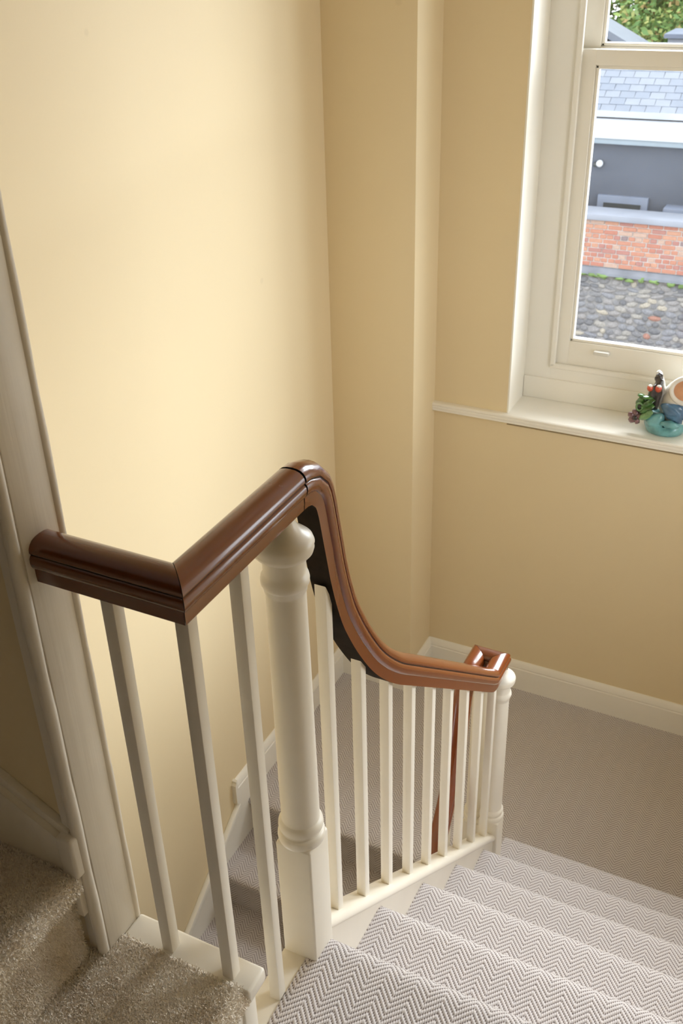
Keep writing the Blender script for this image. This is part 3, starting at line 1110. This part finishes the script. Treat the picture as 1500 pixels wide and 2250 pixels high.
def ring(name, c, rx, rz, tube, mat, tilt=0.0, n1=36, n2=10):
    """elliptical ring facing the stairs"""
    bm = bmesh.new()
    rm = Matrix.Rotation(tilt, 3, 'X')
    vv = []
    for i in range(n1):
        a = 2 * math.pi * i / n1
        for k in range(n2):
            q = 2 * math.pi * k / n2
            p = Vector(((rx + tube * math.cos(q)) * math.cos(a), tube * math.sin(q), (rz + tube * math.cos(q)) * math.sin(a)))
            vv.append(bm.verts.new(rm @ p + Vector(c)))
    for i in range(n1):
        for k in range(n2):
            bm.faces.new([vv[i * n2 + k], vv[((i + 1) % n1) * n2 + k], vv[((i + 1) % n1) * n2 + (k + 1) % n2], vv[i * n2 + (k + 1) % n2]])
    o = from_bm(name, bm, mat, None, 180)
    part(o, orn)
    return o


blob('white_body', (OX + 0.040, OY - 0.002, ZS + 0.108), (0.066, 0.040, 0.094), M['whiteglaze'], noise=0.02, seed=3)
ring('shell_rim', (OX + 0.058, OY - 0.034, ZS + 0.172), 0.050, 0.043, 0.0085, M['whiteglaze'], tilt=-0.35)
blob('shell_inside', (OX + 0.058, OY - 0.030, ZS + 0.172), (0.049, 0.010, 0.042), M['terracotta'], rot=(-0.35, 0, 0), sub=3)
# slender white fin on the left of the shell
fin = [(-0.012, 0.05), (0.012, 0.05), (0.004, 0.10), (-0.012, 0.145), (-0.024, 0.185), (-0.034, 0.214), (-0.046, 0.222), (-0.055, 0.214), (-0.052, 0.190), (-0.042, 0.150), (-0.034, 0.10)]
bm = bmesh.new()
for yy in (-0.012, 0.012):
    vv = [bm.verts.new((OX + a, OY - 0.005 + yy * (1 if c < 0.15 else 0.7), ZS + c)) for a, c in fin]
    bm.faces.new(vv)
bm.verts.ensure_lookup_table()
nf = len(fin)
for i in range(nf):
    bm.faces.new([bm.verts[i], bm.verts[(i + 1) % nf], bm.verts[nf + (i + 1) % nf], bm.verts[nf + i]])
bmesh.ops.bevel(bm, geom=list(bm.edges), offset=0.005, segments=3, profile=0.5, affect='EDGES')
part(from_bm('white_fin', bm, M['whiteglaze'], None, 60), orn)
blob('dark_rock', (OX - 0.044, OY - 0.026, ZS + 0.138), (0.023, 0.016, 0.058), M['darkrock'], rot=(0, 0.10, 0), noise=0.10, seed=11)
blob('dark_rock', (OX - 0.040, OY - 0.016, ZS + 0.196), (0.013, 0.012, 0.020), M['darkrock'], noise=0.08, seed=5)
for (a, c, q) in ((-0.062, 0.166, 0.0105), (-0.034, 0.168, 0.0115)):
    blob('red_berry', (OX + a, OY - 0.040, ZS + c), (q, q, q * 1.15), M['redglaze'], noise=0.01, sub=3)
    blob('white_cap', (OX + a + 0.001, OY - 0.041, ZS + c + q * 0.8), (q * 0.72, q * 0.72, q * 0.5), M['whiteglaze'], sub=2)
for i, (a, b_, c, rx, rz, rot, mt) in enumerate(((-0.078, -0.034, 0.098, 0.028, 0.032, -0.5, 'greenglaze'), (-0.062, -0.050, 0.112, 0.028, 0.011, -0.7, 'greenglaze'), (-0.062, -0.052, 0.092, 0.030, 0.010, -0.65, 'greenglaze'),
                                                 (-0.060, -0.054, 0.072, 0.028, 0.014, -0.75, 'greenpale'), (-0.088, -0.036, 0.132, 0.013, 0.007, 0.2, 'greenglaze'), (-0.068, -0.040, 0.130, 0.022, 0.006, -0.1, 'greenglaze'))):
    blob('green_leaf', (OX + a, OY + b_, ZS + c), (rx, 0.014, rz), M[mt], rot=(0, rot, 0), noise=0.05, seed=20 + i)
ring('eye_ring', (OX - 0.086, OY - 0.056, ZS + 0.098), 0.011, 0.0135, 0.0036, M['greenpale'], n1=20, n2=8)
blob('eye', (OX - 0.086, OY - 0.053, ZS + 0.098), (0.008, 0.004, 0.010), M['black'], sub=2)
for i in range(5):
    a = 2 * math.pi * i / 5 + 0.3
    blob('petal', (OX - 0.098 + 0.014 * math.cos(a), OY - 0.050, ZS + 0.056 + 0.016 * math.sin(a)), (0.012, 0.009, 0.012), M['mauve'], noise=0.08, seed=40 + i, sub=2)
blob('flower_heart', (OX - 0.096, OY - 0.058, ZS + 0.054), (0.008, 0.004, 0.009), M['black'], sub=2)

# ------------------------------------------------------------------ outside the window
gz = -6.0
tag(box('ground', -30, 30, 3.8, 60, gz - 0.2, gz, M['ground']), 'grey yard far below the window', kind='structure')

# rubble boundary wall with brick courses on top
YW = 16.0
bw = empty('boundary_wall', (-3, YW, gz))
tag(bw, 'boundary wall of red brick courses over grey rubble stone across the yard', 'wall')
part(box('mortar_core', -14, 10, YW + 0.012, YW + 0.34, -2.03, -1.285, M['mortar']), bw)
RH = 0.0745


def shared(name, x0, x1, z0, z1, depth, mat, bev=0.006):
    bm = bmesh.new()
    add_box(bm, x0, x1, 0, depth, z0, z1)
    bmesh.ops.bevel(bm, geom=list(bm.edges), offset=bev, segments=1, affect='EDGES')
    me = bpy.data.meshes.new(name)
    bm.to_mesh(me)
    bm.free()
    me.materials.append(mat)
    return me


stretch = shared('brick_stretcher', -0.105, 0.105, -0.0305, 0.0305, 0.05, M['brick'])
header = shared('brick_header', -0.049, 0.049, -0.0305, 0.0305, 0.05, M['brick'])
rest = bmesh.new()
rnd = random.Random(11)
nb = 0
for row in range(10):
    z = -1.285 - RH * (row + 0.5)
    hd = row in (3, 5, 7, 8)
    pitch = 0.1125 if hd else 0.225
    x = -13.9 + (row % 2) * 0.056 + (0.05 if hd else 0)
    while x < 9.8:
        near = -4.75 < x < -1.35
        jx, jy = rnd.uniform(-0.004, 0.004), rnd.uniform(-0.006, 0.004)
        if near:
            o = bpy.data.objects.new('brick', header if hd else stretch)
            o.location = (x + jx, YW + jy, z)
            o.rotation_euler = (0, rnd.uniform(-0.012, 0.012), 0)
            link(o)
            part(o, bw)
            nb += 1
        else:
            hw = 0.049 if hd else 0.105
            add_box(rest, x + jx - hw, x + jx + hw, YW + jy, YW + jy + 0.05, z - 0.0305, z + 0.0305)
        x += pitch
o = from_bm('far_bricks', rest, M['brick'])
o['kind'] = 'stuff'
part(o, bw)
part(box('coping', -14, 10, YW - 0.06, YW + 0.44, -1.285, -1.19, M['coping'], bevel=0.01), bw)
part(prism('lower_coping', [(YW - 0.09, -2.14), (YW - 0.09, -2.10), (YW + 0.03, -2.03), (YW + 0.3, -2.03), (YW + 0.3, -2.14)], 'x', -14, 10, M['dark_coping']), bw)
part(box('rubble_core', -14, 10, YW - 0.01, YW + 0.4, gz, -2.12, M['stone_mortar']), bw)
stones = []
for k in range(6):
    bm = bmesh.new()
    bmesh.ops.create_icosphere(bm, subdivisions=2, radius=1.0)
    rs = random.Random(60 + k)
    ax = [(Vector((rs.uniform(-1, 1), rs.uniform(-1, 1), rs.uniform(-1, 1))).normalized(), rs.uniform(0.65, 0.95)) for _ in range(7)]
    for v in bm.verts:
        for a, dd in ax:
            t_ = v.co.dot(a)
            if t_ > dd:
                v.co -= a * (t_ - dd)
        v.co *= 0.5
    bmesh.ops.recalc_face_normals(bm, faces=bm.faces)
    me = bpy.data.meshes.new('stone')
    bm.to_mesh(me)
    bm.free()
    me.materials.append(M['stone'])
    stones.append(me)
z = -2.19
ns = 0
while z > -3.55:
    hgt = rnd.uniform(0.07, 0.115)
    x = -4.4
    while x < -1.35:
        w = rnd.uniform(0.09, 0.22)
        o = bpy.data.objects.new('stone', rnd.choice(stones))
        o.location = (x + w / 2, YW - 0.005, z - hgt / 2 + rnd.uniform(-0.015, 0.015))
        o.scale = (w * 1.12, 0.07, hgt * 1.12)
        o.rotation_euler = (0, rnd.uniform(-0.3, 0.3), 0)
        link(o)
        part(o, bw)
        ns += 1
        x += w
    z -= hgt
rest = bmesh.new()
z = -2.17
while z > gz:
    hgt = rnd.uniform(0.12, 0.22)
    x = -12.0
    while x < 8:
        w = rnd.uniform(0.15, 0.4)
        if not (-4.6 < x + w / 2 < -1.35 and z > -3.62):
            add_box(rest, x, x + w - 0.02, YW - 0.04 + rnd.uniform(-0.02, 0.02), YW + 0.05, z - hgt + 0.02, z)
        x += w
    z -= hgt
o = from_bm('far_stones', rest, M['stone'])
o['kind'] = 'stuff'
part(o, bw)
for i in range(16):
    x = -4.4 + i * 0.21 + rnd.uniform(-0.06, 0.06)
    o = blob('weed', (x, YW - 0.07, -2.15 + rnd.uniform(-0.03, 0.02)), (rnd.uniform(0.04, 0.10), 0.03, rnd.uniform(0.02, 0.05)), M['moss'], parent=bw, noise=0.2, seed=i, sub=2)

# neighbouring grey building
nbld = empty('grey_building', (-3, 17, gz))
tag(nbld, 'dark grey rendered building with slate roof behind the brick wall', 'building')
part(box('wall', -14, 10, 17.0, 22.0, gz, -0.27, M['render_grey']), nbld)
part(box('gutter', -14, 10, 16.84, 17.02, -0.31, -0.20, M['gutter'], bevel=0.02), nbld)
part(prism('lead_flat', [(16.80, -0.195), (16.80, -0.215), (18.5, -0.16), (18.5, -0.10)], 'x', -14, 10, M['lead']), nbld)
part(box('upper_wall', -14, 10, 18.42, 21.5, -0.2, 0.0, M['render_grey']), nbld)
roof = prism('roof', [(18.12, -0.06), (18.12, -0.02), (19.40, 0.876), (20.7, -0.02), (20.7, -0.06)], 'x', -14, 10, M['render_grey'])
part(roof, nbld)
part(box('fascia', -14, 10, 18.06, 18.12, -0.10, 0.0, M['lead']), nbld)
sl = shared('slate', -0.122, 0.122, -0.006, 0.006, 0.22, M['slate'], 0.002)
th = math.atan2(0.896, 1.28)
rest = bmesh.new()
n_sl = 0
for row in range(10):
    s = -0.03 + row * 0.158
    x = -13.8 + (row % 2) * 0.125
    while x < 9.8:
        yy, zz = 18.10 + s * math.cos(th), 0.008 + s * math.sin(th)
        if -5.6 < x < -1.0:
            o = bpy.data.objects.new('slate', sl)
            o.location = (x, yy, zz + rnd.uniform(0, 0.004))
            o.rotation_euler = (th - 0.05, 0, rnd.uniform(-0.008, 0.008))
            link(o)
            o.parent = roof
            n_sl += 1
        else:
            vv = add_box(rest, -0.122, 0.122, 0, 0.22, -0.006, 0.006)
            mt_ = Matrix.Translation((x, yy, zz)) @ Matrix.Rotation(th - 0.05, 4, 'X')
            for v in vv:
                v.co = mt_ @ v.co
        x += 0.25
o = from_bm('far_slates', rest, M['slate'])
o['kind'] = 'stuff'
o.parent = roof
# openings low in the grey wall
w_ = box('window', -3.80, -2.98, 16.93, 17.02, -1.75, -1.12, M['render_light'], bevel=0.01)
part(w_, nbld)
o = box('pane', -3.69, -3.09, 16.91, 16.95, -1.70, -1.235, M['dark'])
o.parent = w_
w_ = box('window', -2.70, -1.75, 16.72, 17.02, -1.75, -1.20, M['render_light'], bevel=0.02)
part(w_, nbld)
o = box('pane', -2.62, -1.83, 16.70, 16.74, -1.70, -1.28, M['coping'])
o.parent = w_
lampo = blob('wall_lamp', (-3.86 + 0.04, 16.93, -0.63), (0.055, 0.07, 0.058), M['lamp_white'], parent=nbld, sub=3)
part(box('lamp_bracket', -3.93, -3.83, 16.93, 17.01, -0.69, -0.62, M['dark'], bevel=0.02), nbld)

# houses and tree behind the slate roof
gh = empty('gabled_house', (-6, 23, gz))
tag(gh, 'grey slate gabled house beyond the slate roof at the top of the window', 'building')
part(box('wall', -9.5, -4.9, 23, 23.9, gz, 0.15, M['render_grey']), gh)
part(prism('roof', [(-9.7, 0.05), (-7.0, 1.7), (-4.35, 0.35), (-4.35, 0.22), (-7.0, 1.5), (-9.7, -0.1)], 'y', 22.8, 24.0, M['slate']), gh)
part(prism('gable', [(-9.5, 0.0), (-7.0, 1.52), (-4.75, 0.3), (-4.75, 0.0)], 'y', 23.0, 23.2, M['render_grey']), gh)
sh_ = empty('pale_outbuilding', (-3.2, 23.5, gz))
tag(sh_, 'pale blue flat roofed outbuilding under the tree', 'building')
part(box('wall', -4.15, -1.0, 23.5, 24.6, gz, 0.62, M['lead']), sh_)
part(box('roof', -4.22, -0.9, 23.4, 24.7, 0.62, 0.70, M['render_light']), sh_)


def tree(name, x, y, z0, h, spread, nleaf, label, seed):
    rnd_ = random.Random(seed)
    t = empty(name, (x, y, z0))
    tag(t, label, 'tree', 'trees beyond the roofs')
    bm = bmesh.new()

    def limb(p, q, r0, r1):
        p, q = Vector(p), Vector(q)
        dd = (q - p).normalized()
        a = dd.orthogonal().normalized()
        b_ = dd.cross(a)
        ra = [bm.verts.new(p + (a * math.cos(k * 1.0472) + b_ * math.sin(k * 1.0472)) * r0) for k in range(6)]
        rb = [bm.verts.new(q + (a * math.cos(k * 1.0472) + b_ * math.sin(k * 1.0472)) * r1) for k in range(6)]
        for k in range(6):
            bm.faces.new([ra[k], ra[(k + 1) % 6], rb[(k + 1) % 6], rb[k]])
    top = Vector((x + 0.15, y, z0 + h * 0.62))
    limb((x, y, z0), top, 0.30, 0.13)
    tips = []
    for k in range(26):
        zz = z0 + h * rnd_.uniform(0.36, 0.64)
        p = Vector((x, y, zz))
        a = rnd_.uniform(0, 6.28)
        q = p + Vector((math.cos(a) * spread * rnd_.uniform(0.4, 1.0), math.sin(a) * spread * rnd_.uniform(0.4, 1.0), h * rnd_.uniform(-0.02, 0.30)))
        limb(p, q, 0.06, 0.015)
        tips.append((p, q))
    part(from_bm('trunk', bm, M['bark'], None, 40), t)
    vs_, fs = [], []
    cl = []
    for p, q in tips:
        for _ in range(5):
            cl.append((p.lerp(q, rnd_.uniform(0.4, 1.1)) + Vector((rnd_.gauss(0, 0.25), rnd_.gauss(0, 0.25), rnd_.gauss(0, 0.2))), rnd_.uniform(0.3, 0.7)))
    for k in range(nleaf):
        c, rr = rnd_.choice(cl)
        p = c + Vector((rnd_.gauss(0, rr), rnd_.gauss(0, rr), rnd_.gauss(0, rr * 0.8)))
        a = Vector((rnd_.gauss(0, 1), rnd_.gauss(0, 1), rnd_.gauss(0, 0.6))).normalized()
        b_ = a.orthogonal().normalized()
        s = rnd_.uniform(0.06, 0.13)
        i0 = len(vs_)
        vs_ += [p - a * s, p + b_ * s * 0.55, p + a * s, p - b_ * s * 0.55]
        fs.append((i0, i0 + 1, i0 + 2, i0 + 3))
    me = bpy.data.meshes.new('foliage')
    me.from_pydata([tuple(v) for v in vs_], [], fs)
    me.materials.append(M['leaf'])
    o = link(bpy.data.objects.new('foliage', me))
    part(o, t)
    return t


tree('tree', -5.55, 33.0, gz, 12.5, 4.0, 34000, 'green and yellow leafy tree with dark trunk seen at the top of the window', 5)
tree('tree', -10.5, 48.0, gz, 15.0, 5.5, 16000, 'paler leafy tree standing left of the dark trunked tree', 8)
